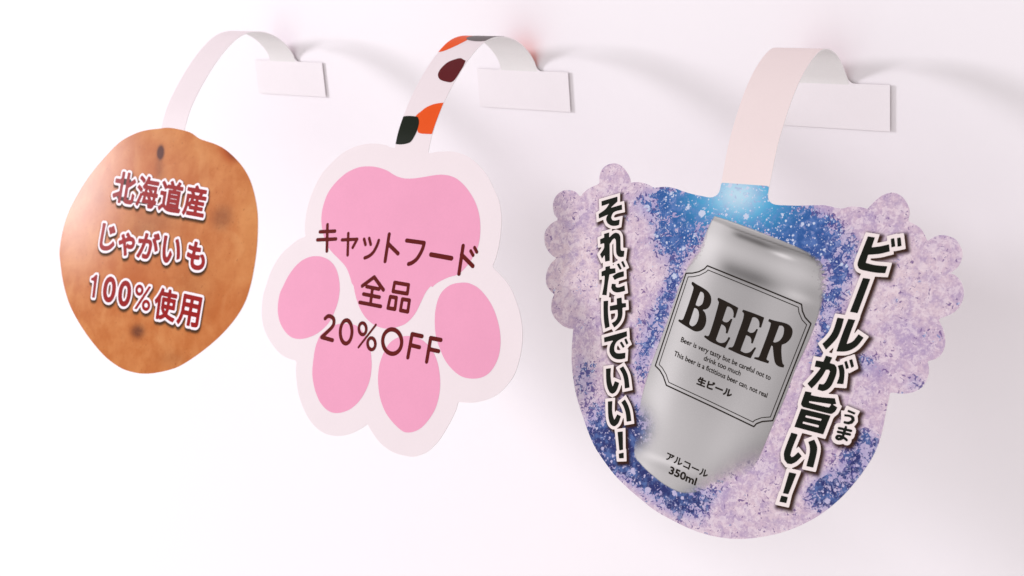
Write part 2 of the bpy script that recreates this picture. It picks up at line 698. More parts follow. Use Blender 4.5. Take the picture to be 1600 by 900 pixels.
c = t.mix(t.math('MULTIPLY', t.ss(nE, 0.48, 0.68), 0.22), c, srgb(176, 92, 44))
c = t.mix(t.math('MULTIPLY', t.ss(nE, 0.48, 0.3), 0.22), c, srgb(222, 162, 106))
c = t.mix(t.math('MULTIPLY', t.ss(nD, 0.66, 0.74), 0.4), c, srgb(140, 76, 42))
dk = t.math('MULTIPLY', t.attr('dark').outputs['Fac'], t.math('ADD', 0.55, t.math('MULTIPLY', nB, 0.8)), clamp=True)
c = t.mix(dk, c, srgb(92, 50, 40))
MAT['potato'] = t.out(c, 0.22, 0.022)
card = field_mesh('card', S1, shape_field([loop]), 0.6, 0.0, MAT['potato'], root, thick=0.3, merge=False,
                  attrs=potato_attrs, back=MAT['back'], edge=MAT['edge'])
L1, L2, L3 = (160, 250, 8.889), (140, 340, 8.0), (130, 415, 8.0)


def frac(bl, br, tl, a, b):
    bl, br, tl = map(np.array, (bl, br, tl))
    e = br - bl
    return (bl + e * a, bl + e * b, bl + e * a + (tl - bl))


lines = [
    (L1, [('北', *frac((135, 566), (1395, 800), (203, 158), 0.0, .225)), ('海', *frac((135, 566), (1395, 800), (203, 158), .255, .475)),
          ('道', *frac((135, 566), (1395, 800), (203, 158), .508, .74)), ('産', *frac((135, 566), (1395, 800), (203, 158), .775, 1.0))], .44),
    (L2, [('じ', (122, 388), (292, 420), (172, 80)), ('ゃ', (348, 450), (535, 484), (392, 182)), ('が', (588, 485), (832, 528), (638, 172)),
          ('い', (895, 540), (1108, 582), (942, 235)), ('も', (1205, 615), (1420, 660), (1250, 297))], .50),
    (L3, [('1', (74, 392), (150, 406), (114, 112)), ('0', (240, 436), (382, 463), (278, 136)), ('0', (430, 486), (572, 513), (468, 186)),
          ('%', (628, 532), (828, 572), (664, 232)), ('使', (876, 645), (1130, 700), (925, 275)), ('用', (1172, 715), (1425, 772), (1232, 355))], .46)]
ONE = [(158, 120), (178, 122), (142, 398), (116, 394), (140, 190), (103, 178), (105, 160), (130, 150)]
for (ox, oy, sc), chars, bold in lines:
    segs = [segs_of([S1.place(Z(ox, oy, sc, ONE))]) if ch == '1' else glyph_fit(S1, ch, *Z(ox, oy, sc, [bl, br, tl]))
            for ch, bl, br, tl in chars]
    G = [0.18 if ch == '%' else 0.2 if ch == '1' else bold for ch, *_ in chars]
    ink = union([seg_field(s, g) for s, g in zip(segs, G)])
    rim = union([seg_field(s, g + 1.0) for s, g in zip(segs, G)])
    soft_mesh('print_tint', S1, rim, 0.4, 0.03, MAT['tint_green'], card, (0.4, 0.85), 1.2, 0.75)
    ol = field_mesh('lettering_outline', S1, rim, 0.3, 0.06, MAT['white_outline'], card)
    field_mesh('lettering', S1, ink, 0.22, 0.09, MAT['red'], card)

# ------------------------------------------------------------------ paw wobbler
S2 = Sheet(ARC + [(-57.0, -84.4), (-61.4, -90.6), (-64.2, -96.3)], 24.5, 23, 140)
root = wobbler('cat-paw wobbler with pink pads and brown lettering on a patterned arm', S2, -349)
A4 = (400, 210, 3.6)
A5 = (400, 440, 3.2143)
out = (Z(*A4, [(770, 75), (735, 62), (690, 53), (640, 52), (580, 62), (520, 85), (470, 118), (420, 165), (375, 215), (340, 275), (310, 345),
               (290, 410), (278, 480), (275, 540), (280, 575), (240, 590), (200, 620), (150, 665), (110, 720), (80, 780), (60, 840)])
       + Z(*A5, [(50, 20), (35, 75), (28, 150), (35, 215), (55, 270), (85, 320), (120, 360), (160, 385), (205, 398), (200, 440), (205, 510),
                 (215, 570), (240, 640), (270, 695), (310, 740), (360, 768), (415, 775), (470, 765), (520, 742), (560, 715), (580, 750),
                 (615, 800), (660, 840), (710, 865), (770, 878), (800, 878), (850, 860), (880, 838), (920, 795), (955, 740), (985, 685),
                 (1005, 640), (1015, 603), (1060, 608), (1110, 605), (1170, 588), (1220, 560), (1260, 520), (1295, 470), (1320, 400),
                 (1335, 320), (1337, 240), (1325, 160), (1300, 80)])
       + Z(*A4, [(1435, 870), (1410, 830), (1370, 785), (1328, 745), (1350, 690), (1370, 600), (1380, 500), (1378, 440), (1365, 370),
                 (1335, 300), (1300, 230), (1250, 170), (1200, 130), (1150, 107), (1100, 96), (1040, 97), (1000, 100), (972, 104)]))
loop = S2.place(catmull(out))
jl, jr = S2.place([(617.5, 228), (669, 237)])
s_end = 0.5 * (jl[1] + jr[1]) + 0.2
arm = mount(root, S2, -359.3, -341.6, -371.8, -326.9, s_end, jl[0], jr[0], MAT['cream'])
card = field_mesh('card', S2, shape_field([loop]), 0.8, 0.0, MAT['cream'], root, thick=0.3, back=MAT['back'], edge=MAT['edge'])
pads = [
    Z(*A4, [(640, 180), (690, 187), (740, 205), (780, 230), (820, 245), (860, 249), (910, 245), (960, 237), (1010, 229), (1050, 227),
            (1090, 233), (1130, 250), (1170, 285), (1205, 330), (1235, 385), (1255, 450), (1262, 520), (1258, 590), (1245, 640),
            (1220, 690), (1190, 735), (1140, 785), (1080, 805), (1020, 835), (985, 865)])
    + Z(*A5, [(880, 20), (855, 50), (830, 100), (800, 160), (760, 205), (720, 225), (670, 236), (630, 232), (590, 215), (550, 180),
              (520, 130), (500, 70), (490, 20)])
    + Z(*A4, [(540, 840), (525, 790), (505, 745), (470, 705), (430, 665), (400, 625), (385, 585), (372, 530), (368, 480), (372, 430),
              (385, 380), (405, 330), (440, 280), (480, 240), (520, 210), (580, 185)]),
    Z(*A4, [(340, 685), (375, 690), (415, 710), (445, 745), (462, 790), (470, 840)])
    + Z(*A5, [(420, 50), (412, 100), (395, 150), (370, 200), (340, 235), (300, 265), (255, 283), (215, 288), (180, 280), (150, 255),
              (125, 215), (112, 170), (110, 120), (120, 60)])
    + Z(*A4, [(150, 860), (180, 800), (215, 750), (255, 712), (300, 690)]),
    Z(*A5, [(320, 275), (345, 250), (380, 225), (420, 212), (470, 212), (510, 225), (545, 265), (570, 320), (580, 390), (580, 440), (570, 500),
            (545, 560), (510, 610), (465, 645), (410, 660), (365, 650), (325, 610), (300, 555), (287, 500), (283, 450), (290, 380), (300, 325)]),
    Z(*A5, [(770, 273), (810, 280), (850, 305), (885, 345), (910, 400), (922, 460), (925, 520), (918, 580), (900, 640), (870, 690), (835, 730),
            (800, 751), (765, 758), (735, 750), (690, 710), (650, 655), (625, 590), (615, 530), (613, 480), (620, 420), (640, 360), (670, 310), (715, 280)]),
    Z(*A5, [(1045, 5), (1080, 12), (1120, 35), (1160, 80), (1190, 130), (1212, 190), (1225, 250), (1228, 310), (1220, 370), (1200, 420),
            (1170, 460), (1130, 482), (1080, 487), (1030, 475), (985, 440), (950, 395), (925, 340), (905, 280), (898, 210), (902, 140),
            (920, 75), (950, 35), (990, 12)])]
for p in pads:
    field_mesh('paw_pad', S2, shape_field([S2.place(catmull(p, 5, corner=70))]), 0.6, 0.03, MAT['pink'], card)


PENW = 1.22


def pen(zoom, strokes, sheet):
    fs = []
    for st in strokes:
        w, pts = st[0], st[1]
        p = Z(*zoom, pts)
        if len(p) > 3:
            p = catmull(p, 5, closed=False)
        fs.append(capsule(sheet.place(p), w * PENW))
    return fs


K1, K2, K3, K4 = (480, 340, 10.0), (600, 350, 10.0), (540, 420, 10.0), (490, 480, 7.26)
w = 1.15
kat = pen(K1, [(w, [(318, 112), (308, 522)]), (w, [(200, 223), (435, 212)]), (w, [(160, 348), (450, 335)]),
               (1.05, [(643, 248), (633, 585)]), (1.05, [(545, 349), (782, 338), (712, 468)]),
               (1.05, [(890, 336), (912, 423)]), (1.05, [(970, 325), (994, 420)]),
               (1.1, [(1119, 358), (1090, 440), (1035, 540), (970, 600), (900, 630)]),
               (1.25, [(1282, 262), (1218, 682)]), (1.25, [(1262, 405), (1420, 562)])], S2)
kat += pen(K2, [(1.25, [(355, 258), (628, 296)]), (1.25, [(628, 296), (610, 370), (570, 460), (510, 550), (440, 605), (385, 625)]),
                (1.4, [(735, 478), (1055, 536)]), (1.25, [(1237, 342), (1172, 778)]), (1.25, [(1212, 478), (1388, 658)]),
                (1.0, [(1355, 420), (1393, 490)]), (1.0, [(1415, 368), (1452, 440)])], S2)
field_mesh('lettering', S2, union(kat), 0.22, 0.06, MAT['brown'], card)
zen = pen(K3, [(1.2, [(262, 268), (448, 130)]), (1.2, [(448, 130), (592, 330)]), (1.15, [(330, 278), (525, 318)]),
               (1.15, [(280, 395), (530, 445)]), (1.15, [(222, 525), (550, 588)]), (1.15, [(420, 310), (390, 545)]),
               (1.15, [(768, 215), (985, 252), (965, 390), (745, 350), (768, 215)][:3]), (1.15, [(965, 390), (742, 352), (768, 215)]),
               (1.15, [(700, 435), (795, 452), (772, 632)]), (1.15, [(772, 632), (662, 612), (700, 435)]),
               (1.15, [(888, 474), (998, 492), (972, 672)]), (1.15, [(972, 672), (858, 650), (888, 474)])], S2)
field_mesh('lettering', S2, union(zen), 0.22, 0.06, MAT['brown'], card)


def ring_px(zoom, cx, cy, ax, ay, w, sheet):
    tt = np.linspace(0, 2 * np.pi, 29)
    p = [(cx + math.cos(u) * ax[0] + math.sin(u) * ay[0], cy + math.cos(u) * ax[1] + math.sin(u) * ay[1]) for u in tt]
    return capsule(sheet.place(Z(*zoom, p)), w * PENW)


off = pen(K4, [(1.25, [(132, 128), (160, 104), (190, 103), (222, 125), (232, 165), (218, 215), (170, 268), (92, 340)]),
               (1.25, [(92, 340), (215, 375)]), (0.75, [(510, 455), (707, 200)]),
               (1.25, [(1118, 305), (1070, 570)]), (1.25, [(1118, 305), (1230, 330)]), (1.2, [(1100, 430), (1202, 455)]),
               (1.25, [(1328, 350), (1283, 618)]), (1.25, [(1328, 350), (1445, 372)]), (1.2, [(1310, 475), (1418, 500)])], S2)
off += [ring_px(K4, 370, 280, (66, 10), (-8, 132), 1.25, S2), ring_px(K4, 556, 245, (42, 8), (-3, 66), 1.05, S2),
        ring_px(K4, 657, 415, (44, 8), (-3, 66), 1.05, S2), ring_px(K4, 892, 390, (108, 14), (-6, 138), 1.3, S2)]
field_mesh('lettering', S2, union(off), 0.22, 0.06, MAT['brown'], card)

# printed calico patches on the arm
PZ = (590, 40, 1414 / 330)


def patch(pts, mat, h, smooth=4, xs=None):
    l = S2.place(catmull(Z(*PZ, pts), smooth, corner=60)) if xs is None else catmull(xs, smooth, corner=60)
    f = shape_field([l])
    lim_l = lambda s: -359.3 + (jl[0] + 359.3) * s / s_end
    lim_r = lambda s: -341.6 + (jr[0] + 341.6) * s / s_end

    def g(q):
        return np.maximum(f(q), np.maximum(lim_l(q[:, 1]) + 0.05 - q[:, 0], q[:, 0] - lim_r(q[:, 1]) + 0.05))
    g.lo, g.hi = f.lo, f.hi
    field_mesh('printed_patch', S2, g, 0.4, h, mat, arm)


patch([(450, 517), (430, 517), (380, 525), (330, 545), (290, 575), (255, 608), (262, 660), (270, 715), (300, 724), (385, 727), (410, 640)], MAT['orange'], 0.03)
patch([(140, 618), (165, 610), (200, 605), (245, 607), (270, 612), (278, 640), (272, 680), (255, 725), (225, 775), (195, 790), (150, 796), (95, 790), (110, 700)], MAT['green_black'], 0.06)
patch([(590, 235), (575, 228), (555, 218), (520, 225), (470, 245), (430, 280), (407, 315), (405, 340), (420, 362), (455, 375), (500, 377), (540, 330), (570, 280)], MAT['maroon'], 0.03)
s_ap = float(S2.s[np.argmax(S2.z)])
patch(None, MAT['orange'], 0.03, xs=[(-362, s_ap + 14), (-357, s_ap + 13.2), (-352.5, s_ap + 9), (-351, s_ap + 4), (-352.5, s_ap - 2), (-362, s_ap - 3)])
patch(None, MAT['grey_ink'], 0.06, xs=[(-353, s_ap + 3.5), (-347, s_ap + 6), (-341, s_ap + 4.6), (-338, s_ap - 5), (-347, s_ap - 6), (-354, s_ap - 3)])
patch(None, MAT['orange'], 0.03, xs=[(-338, 14), (-346, 14.5), (-352, 11), (-353, 6), (-347, 2.2), (-338, 2.2)])

# ------------------------------------------------------------------ beer wobbler
S3 = Sheet([(-0.45, -78.4), (-0.9, -76.8), (-2.8, -74.0), (-6.0, -70.0), (-9.0, -67.3), (-12.3, -65.5), (-15.8, -64.5), (-20, -64.5),
            (-26, -66.7), (-32.2, -70.6), (-38.4, -76.2), (-44.6, -83.8), (-48.8, -90.0), (-53.0, -98.6)], 25, 21, 160)
root = wobbler('large foam-edged beer can wobbler with black outlined vertical lettering on a blush arm', S3, -221.7)
B1, B2, B3, B4, B5 = (840, 240, 3.75), (1120, 240, 3.75), (840, 460, 3.75), (1120, 460, 3.75), (880, 640, 3.2)
out = (Z(*B1, [(1075, 170), (1070, 205), (1060, 232), (1040, 249), (1010, 257), (960, 248), (900, 235), (850, 220), (800, 202), (750, 195),
               (710, 197), (685, 200), (665, 190), (640, 178), (600, 168), (560, 168), (545, 172), (543, 150), (530, 120), (505, 85),
               (480, 65), (450, 57), (420, 62), (390, 78), (370, 105), (362, 140), (362, 178), (330, 190), (300, 205), (270, 228),
               (248, 255), (235, 235), (215, 220), (180, 213), (150, 217), (120, 235), (100, 262), (90, 295), (92, 330), (100, 360),
               (125, 388), (95, 400), (70, 420), (50, 445), (40, 475), (40, 510), (48, 545), (65, 575), (90, 600), (112, 615),
               (85, 635), (65, 665), (52, 700), (48, 740), (55, 775), (75, 805), (100, 825), (88, 845), (82, 870)])
       + Z(*B3, [(80, 75), (82, 100), (95, 130), (120, 160), (150, 185), (185, 200), (208, 203), (205, 250), (200, 320), (200, 400),
                 (207, 480), (220, 560), (240, 640), (270, 730), (300, 815)])
       + Z(*B5, [(160, 190), (210, 265), (260, 330), (320, 390), (390, 450), (460, 505), (540, 550), (620, 590), (700, 620), (780, 638),
                 (850, 646), (920, 645), (1000, 635), (1080, 618), (1160, 590), (1240, 552), (1320, 500), (1400, 430), (1470, 350), (1530, 265)])
       + Z(*B4, [(940, 895), (970, 800), (985, 720), (1000, 650), (1015, 575), (1040, 576), (1080, 582), (1130, 578), (1180, 560), (1215, 530),
                 (1235, 490), (1243, 450), (1240, 410), (1230, 385), (1260, 385), (1300, 368), (1325, 335), (1338, 295), (1337, 250),
                 (1325, 200), (1295, 142), (1340, 130), (1390, 105), (1425, 70), (1443, 25)])
       + Z(*B2, [(1447, 815), (1440, 775), (1425, 740), (1395, 712), (1360, 697), (1390, 685), (1420, 655), (1438, 610), (1438, 570),
                 (1420, 530), (1395, 500), (1350, 482), (1310, 478), (1270, 490), (1232, 515), (1220, 480), (1195, 440), (1160, 415),
                 (1120, 395), (1130, 350), (1125, 315), (1105, 275), (1080, 248), (1050, 232), (1020, 229), (980, 240), (945, 262),
                 (915, 290), (883, 325), (850, 315), (800, 310), (770, 312), (740, 322), (700, 318), (660, 308), (620, 302), (550, 303),
                 (470, 305), (400, 303), (350, 300), (320, 290), (303, 268), (300, 240), (307, 190)]))
loop = S3.place(catmull(out))
jl, jr = S3.place([(1127, 285), (1202, 291)])
s_end = 0.5 * (jl[1] + jr[1]) + 0.3
mount(root, S3, -230.6, -212.6, -243.2, -198.3, s_end, jl[0], jr[0], MAT['blush'])


def beer_attrs(uv):
    q = S3.frame(uv[:, 0], uv[:, 1])
    b = lambda *a: blob(q, *a)
    blue = (1.25 * b(1150, 315, 95, 45, 10, 3) + 1.1 * b(1262, 372, 62, 42, 20, 3) + 0.85 * b(1062, 350, 40, 62, 20, 3)
            + 0.55 * b(1012, 318, 26, 26) + 0.62 * b(1048, 450, 12, 70, 18) + 0.6 * b(1015, 530, 18, 70, 18)
            + 0.7 * b(1308, 450, 20, 70, 20) + 0.5 * b(1285, 540, 12, 40, 20)
            + 0.5 * b(1345, 570, 26, 20) + 0.35 * b(1290, 600, 10, 40, 20)
            + 1.15 * b(1020, 740, 95, 34, 40, 3) + 0.72 * b(950, 690, 48, 60, 20, 3) + 0.55 * b(1000, 655, 40, 36, 0, 3)
            + 0.75 * b(1345, 705, 30, 36, 20, 3) + 0.85 * b(1298, 765, 42, 30, -35, 3) + 0.45 * b(912, 590, 20, 40)
            + 0.4 * b(1105, 775, 40, 16, -20) + 0.35 * b(1430, 600, 24, 16) + 0.3 * b(1490, 350, 14, 20) + 0.3 * b(1400, 470, 8, 8))
    deep = np.clip(0.15 + np.hypot((q[:, 0] - 1155) / 130, (q[:, 1] - 305) / 90) * 0.42, 0, 1)
    glow = b(1152, 303, 36, 30, 0, 2.2)
    warm = b(900, 410, 60, 60) + 0.8 * b(1400, 440, 70, 60) + 0.6 * b(1210, 780, 80, 40) + 0.4 * b(985, 470, 30, 60)
    indigo = np.clip((q[:, 1] - 560) / 140, 0, 1)
    return {'blue': blue, 'deep': deep, 'glow': glow, 'warm': warm, 'indigo': indigo}


t = NT('foam_and_spray_print')
pl = t.attr('place').outputs['Vector']
fine = t.noise(pl, 0.8, 5.0, 0.62, 0.3)
mid = t.noise(pl, 0.32, 4.0, 0.6)
big = t.noise(pl, 0.09, 3.0, 0.5)
pl2 = t.n('ShaderNodeVectorMath', {0: pl, 1: (37.0, 91.0, 5.0)}, operation='ADD').outputs[0]
pl3 = t.n('ShaderNodeVectorMath', {0: pl, 1: (-67.0, 13.0, 25.0)}, operation='ADD').outputs[0]
bits = t.noise(pl2, 0.5, 4.0, 0.62, 0.8)
clump = t.noise(pl3, 0.16, 3.0, 0.55)
specks = t.noise(pl3, 0.62, 2.5, 0.55, 1.4)
grit = t.noise(pl2, 1.7, 2.0, 0.6)
A = lambda nm: t.attr(nm).outputs['Fac']


def drops(scale, r0, r1, keep, vec):
    v = t.n('ShaderNodeTexVoronoi', {'Vector': vec, 'Scale': scale, 'Randomness': 1.0}, feature='F1')
    k = t.n('ShaderNodeSeparateColor', {0: v.outputs['Color']})
    r = t.math('MULTIPLY', k.outputs[1], r1)
    e = t.math('SUBTRACT', t.math('ADD', r, r0), t.math('ADD', v.outputs['Distance'], t.math('MULTIPLY', t.math('SUBTRACT', grit, 0.5), 0.3)))
    return t.math('MULTIPLY', t.ss(e, 0.0, 0.06), t.math('GREATER_THAN', k.outputs[0], keep))


# foam: pale lilac froth with cream patches, bubbles and purple flecks
foam = t.mix(t.ss(mid, 0.34, 0.66), srgb(194, 174, 200), srgb(218, 196, 210))
foam = t.mix(t.math('MULTIPLY', A('warm'), t.ss(mid, 0.33, 0.56), clamp=True), foam, srgb(236, 216, 218))
foam = t.mix(t.math('MULTIPLY', t.ss(big, 0.50, 0.70), 0.5), foam, srgb(170, 154, 198))
foam = t.mix(t.math('MULTIPLY', t.ss(big, 0.50, 0.34), 0.5), foam, srgb(234, 216, 219))
foam = t.mix(t.math('MULTIPLY', t.ss(fine, 0.52, 0.72), 0.6), foam, srgb(238, 222, 227))
foam = t.mix(t.math('MULTIPLY', t.ss(fine, 0.47, 0.33), 0.32), foam, srgb(156, 132, 176))
foam = t.mix(t.math('MULTIPLY', t.ss(grit, 0.46, 0.30), 0.38), foam, srgb(152, 130, 172))
foam = t.mix(t.math('MULTIPLY', t.ss(grit, 0.56, 0.68), 0.5), foam, srgb(244, 232, 236))
foam = t.mix(t.math('MULTIPLY', drops(0.34, 0.08, 0.2, 0.5, pl3), 0.4), foam, srgb(236, 222, 228))
foam = t.mix(0.16, foam, srgb(172, 132, 170))
flake = t.noise(pl3, 0.42, 5.0, 0.68, 0.5)
foam = t.mix(t.math('MULTIPLY', t.ss(flake, 0.50, 0.57), 0.5), foam, srgb(240, 225, 231))
foam = t.mix(t.math('MULTIPLY', t.ss(flake, 0.42, 0.34), 0.26), foam, srgb(150, 132, 178))
near = t.ss(A('blue'), 0.04, 0.42)
thr = t.math('SUBTRACT', 0.655, t.math('MULTIPLY', near, 0.12))
thr = t.math('SUBTRACT', thr, t.math('MULTIPLY', t.math('SUBTRACT', clump, 0.5), 0.45))
fl = t.math('SUBTRACT', specks, thr)
foam = t.mix(t.math('MULTIPLY', t.ss(A('blue'), 0.05, 0.6), 0.5), foam, srgb(150, 154, 208))
foam = t.mix(t.math('MULTIPLY', t.ss(fl, 0.0, 0.03), 0.85), foam, t.mix(near, srgb(112, 84, 140), srgb(56, 60, 132)))
# spray: cyan glow to deep blue and indigo, full of droplets
bl = t.mix(t.ss(A('deep'), 0.22, 0.55), srgb(72, 176, 220), srgb(52, 96, 160))
bl = t.mix(t.ss(A('deep'), 0.5, 0.85), bl, srgb(56, 76, 142))
bl = t.mix(t.math('MULTIPLY', A('indigo'), 0.85), bl, srgb(48, 52, 104))
bl = t.mix(t.math('MULTIPLY', t.ss(mid, 0.42, 0.66), 0.55), bl, srgb(108, 138, 198))
bl = t.mix(t.math('MULTIPLY', A('glow'), 0.9), bl, srgb(198, 228, 242))
dr = t.math('MAXIMUM', drops(0.24, 0.06, 0.26, 0.5, pl), drops(0.55, 0.08, 0.26, 0.42, pl2))
dr = t.math('MAXIMUM', dr, drops(0.95, 0.10, 0.22, 0.5, pl3))
dr = t.math('MAXIMUM', dr, t.math('MULTIPLY', t.ss(fine, 0.58, 0.64), t.ss(clump, 0.44, 0.56)))
bl = t.mix(t.math('MULTIPLY', dr, 0.95), bl, t.mix(A('indigo'), srgb(206, 214, 236), srgb(198, 190, 220)))
bl = t.mix(t.math('MULTIPLY', t.ss(bits, 0.57, 0.66), 0.5), bl, srgb(168, 172, 214))
val = t.math('ADD', A('blue'), t.math('MULTIPLY', t.math('SUBTRACT', bits, 0.5), 2.2))
val = t.math('ADD', val, t.math('MULTIPLY', t.math('SUBTRACT', fine, 0.5), 1.3))
val = t.math('ADD', val, t.math('MULTIPLY', t.math('SUBTRACT', clump, 0.5), 1.5))
m = t.ss(val, 0.56, 0.62)
c = t.mix(m, foam, bl)
MAT['foamprint'] = t.out(c, 0.4, 0.06)
card = field_mesh('card', S3, shape_field([loop]), 0.7, 0.0, MAT['foamprint'], root, thick=0.3, merge=False,
                  attrs=beer_attrs, back=MAT['back'], edge=MAT['edge'])

# printed can
can = [(1116, 336), (1150, 347), (1200, 366), (1250, 386), (1288, 402), (1297, 430), (1292, 462), (1278, 500), (1262, 540), (1244, 578),
       (1227, 624), (1208, 667), (1187, 720), (1165, 755), (1133, 768), (1095, 778), (1067, 774), (1040, 760), (1019, 744), (1000, 726),
       (989, 708), (993, 660), (1000, 624), (1017, 568), (1043, 498), (1060, 448), (1078, 405), (1098, 365)]
can_loop = S3.place(catmull(can))
can_segs = segs_of([can_loop])


def can_attrs(uv):
    q = S3.frame(uv[:, 0], uv[:, 1])
    d = -sdf(can_segs, uv)
    ax = np.array([-0.31, 0.951])
    cr = np.array([0.951, 0.36])
    o = np.array([1116, 337])
    u = (q - o) @ np.linalg.inv(np.stack([np.array([167., 60.]), np.array([-125., 385.])]))
    cu, cv = u[:, 0], u[:, 1]
    g = lambda x, c, w: np.exp(-((x - c) / w) ** 2)
    sm = lambda x, a, b: np.clip((x - a) / (b - a), 0, 1) ** 2 * (3 - 2 * np.clip((x - a) / (b - a), 0, 1))
    v = 0.50 + 0.20 * g(cu, 0.03, 0.13) - 0.05 * g(cu, 0.48, 0.2) + 0.02 * g(cu, 0.75, 0.12) - 0.08 * sm(cu, 0.85, 1.08)
    v += 0.09 * sm(cv, 0.50, 0.85) * (1 - sm(cu, 0.6, 0.95))
    body = sm(cv, 0.016, 0.024)
    v -= body * 0.26 * g(cv, 0.036 + 0.008 * cu, 0.012) * sm(cu, 0.16, 0.28) * (1 - sm(cu, 0.45, 0.75))
    v -= body * 0.16 * g(cv, 0.03, 0.010) * sm(cu, 0.5, 0.7)
    v += body * 0.34 * g(cv, 0.056, 0.007) * g(cu, 0.68, 0.09)
    v += body * 0.10 * g(cv, 0.10, 0.035)
    v -= 0.20 * g(cv, 0.175, 0.030) * sm(cu, 0.12, 0.3) * (1 - sm(cu, 0.5, 0.9))
    v += 0.14 * g(cv, 0.185, 0.018) * g(cu, 0.92, 0.14)
    v += 0.14 * g(cv, 0.14, 0.05) * g(cu, 0.02, 0.1)
    v = np.where(cv < 0.024, v * body + (1 - body) * (0.50 - 0.14 * cu + 0.16 * g(cv, 0.002, 0.004)), v)
    v -= 0.20 * g(cv, 0.021, 0.0035) * sm(cu, 0.05, 0.25)
    v += 0.16 * g(cv, 0.955, 0.012) * (1 - sm(cu, 0.3, 0.6)) - 0.04 * g(cv, 0.985, 0.012)
    rag = blob(q, 1290, 430, 30, 42) + blob(q, 1088, 382, 20, 30) + 0.8 * blob(q, 1140, 768, 60, 24, -10, 3)
    mist = 1.2 * blob(q, 980, 668, 44, 46) + 1.15 * blob(q, 1192, 768, 84, 66, -20) + 1.2 * blob(q, 1130, 795, 70, 36)
    soft = 0.5 + 2.6 * rag
    bias = 0.05 + 1.0 * rag
    return {'cover': np.clip((d - bias) / soft, -3, 1.15) - 1.1 * mist, 'tone': v, 'soft': np.clip(rag, 0, 1)}


t = NT('silver_can_print')
pl = t.attr('place').outputs['Vector']
nz = t.noise(pl, 0.8, 5.0, 0.65)
gr = t.noise(pl, 4.0, 2.0, 0.6)
tone = t.math('ADD', t.attr('tone').outputs['Fac'], t.math('MULTIPLY', t.math('SUBTRACT', gr, 0.5), 0.10))
c = t.mix(t.ss(tone, 0.0, 0.95), srgb(62, 60, 60), srgb(230, 228, 229))
c = t.mix(0.25, c, t.mix(tone, srgb(60, 57, 56), srgb(226, 222, 219)))
al = t.math('ADD', t.attr('cover').outputs['Fac'], t.math('MULTIPLY', t.math('MULTIPLY', t.math('SUBTRACT', nz, 0.5), 3.4), t.attr('soft').outputs['Fac']))
MAT['can'] = t.out(c, 0.4, 0.06, 0.0, alpha=t.ss(al, -0.05, 1.05))
field_mesh('printed_can', S3, shape_field([can_loop]), 0.4, 0.03, MAT['can'], card, merge=False, attrs=can_attrs)

# label frame: double rule with scooped corners
fr = [(1105.3, 415.2), (1101, 420), (1092, 424.6), (1082, 426.8), (1072, 427), (1048, 499), (1024, 571.5), (1031, 578.5), (1036.5, 588), (1041.3, 602),
      (1110, 634), (1178, 666.7), (1182, 662), (1191, 658.7), (1207.5, 657.3), (1237, 582), (1267.2, 505.9), (1258, 496), (1253.8, 486), (1252.5, 475.5), (1180, 445.5)]
FS = segs_of([S3.place(fr)])


def rule(off_, wd):
    f = lambda q: np.abs(sdf(FS, q) + off_) - wd / 2
    f.lo = np.minimum(FS[:, :2].min(0), FS[:, 2:].min(0)) - 1
    f.hi = np.maximum(FS[:, :2].max(0), FS[:, 2:].max(0)) + 1
    return f


field_mesh('label_rule', S3, rule(0.0, 0.42), 0.22, 0.06, MAT['dark_ink'], card)
field_mesh('label_rule', S3, rule(1.15, 0.26), 0.2, 0.06, MAT['dark_ink'], card)

E9, E7 = (1050, 430, 9.0), (1110, 460, 6.92)
Bo = Z(*E9, [(280, 95), (300, 97), (350, 130), (430, 175), (500, 225), (540, 280), (553, 340), (545, 400), (515, 455), (475, 480), (430, 487),
             (465, 530), (482, 600), (478, 670), (455, 730), (415, 775), (360, 792), (310, 785), (240, 745), (150, 690), (95, 650), (90, 635),
             (105, 620), (130, 630), (150, 625), (165, 600), (220, 450), (270, 300), (300, 200), (302, 165), (285, 140), (275, 125)])
Bh1 = Z(*E9, [(400, 232), (425, 237), (448, 265), (450, 320), (435, 385), (410, 420), (375, 438), (350, 430), (332, 415), (360, 330)])
Bh2 = Z(*E9, [(315, 460), (345, 470), (370, 500), (380, 550), (372, 610), (350, 670), (320, 705), (285, 720), (255, 705), (245, 675), (265, 610)])
E1 = [(1122.2, 465.3)] + Z(*E7, [(92, 38), (200, 90), (303, 145), (268, 255), (247, 250), (252, 205), (240, 165), (215, 140), (192, 132), (178, 142),
             (130, 280), (150, 298), (180, 303), (200, 290), (220, 265), (240, 265), (185, 425), (165, 418), (170, 380), (155, 345), (120, 322),
             (60, 490), (75, 510), (110, 525), (150, 520), (175, 500), (198, 460), (217, 470), (160, 582), (80, 548), (0, 510)]) + \
     [(1100, 526.5), (1101.5, 523.8), (1105.6, 525.3), (1108.5, 522.5), (1115, 503), (1121.5, 480), (1123.4, 472.5), (1121, 467.8)]
E2 = Z(*E7, [(355, 165), (470, 205), (583, 250), (548, 360), (527, 356), (530, 310), (515, 270), (480, 248), (455, 250), (402, 395), (425, 412),
             (455, 415), (480, 400), (500, 372), (515, 378), (458, 532), (440, 528), (443, 490), (430, 460), (388, 440), (330, 595), (335, 615),
             (370, 632), (405, 632), (440, 615), (480, 570), (495, 578), (435, 692), (320, 650), (190, 590), (200, 572), (235, 572), (255, 545),
             (300, 420), (350, 280), (362, 220), (360, 200), (342, 185)])
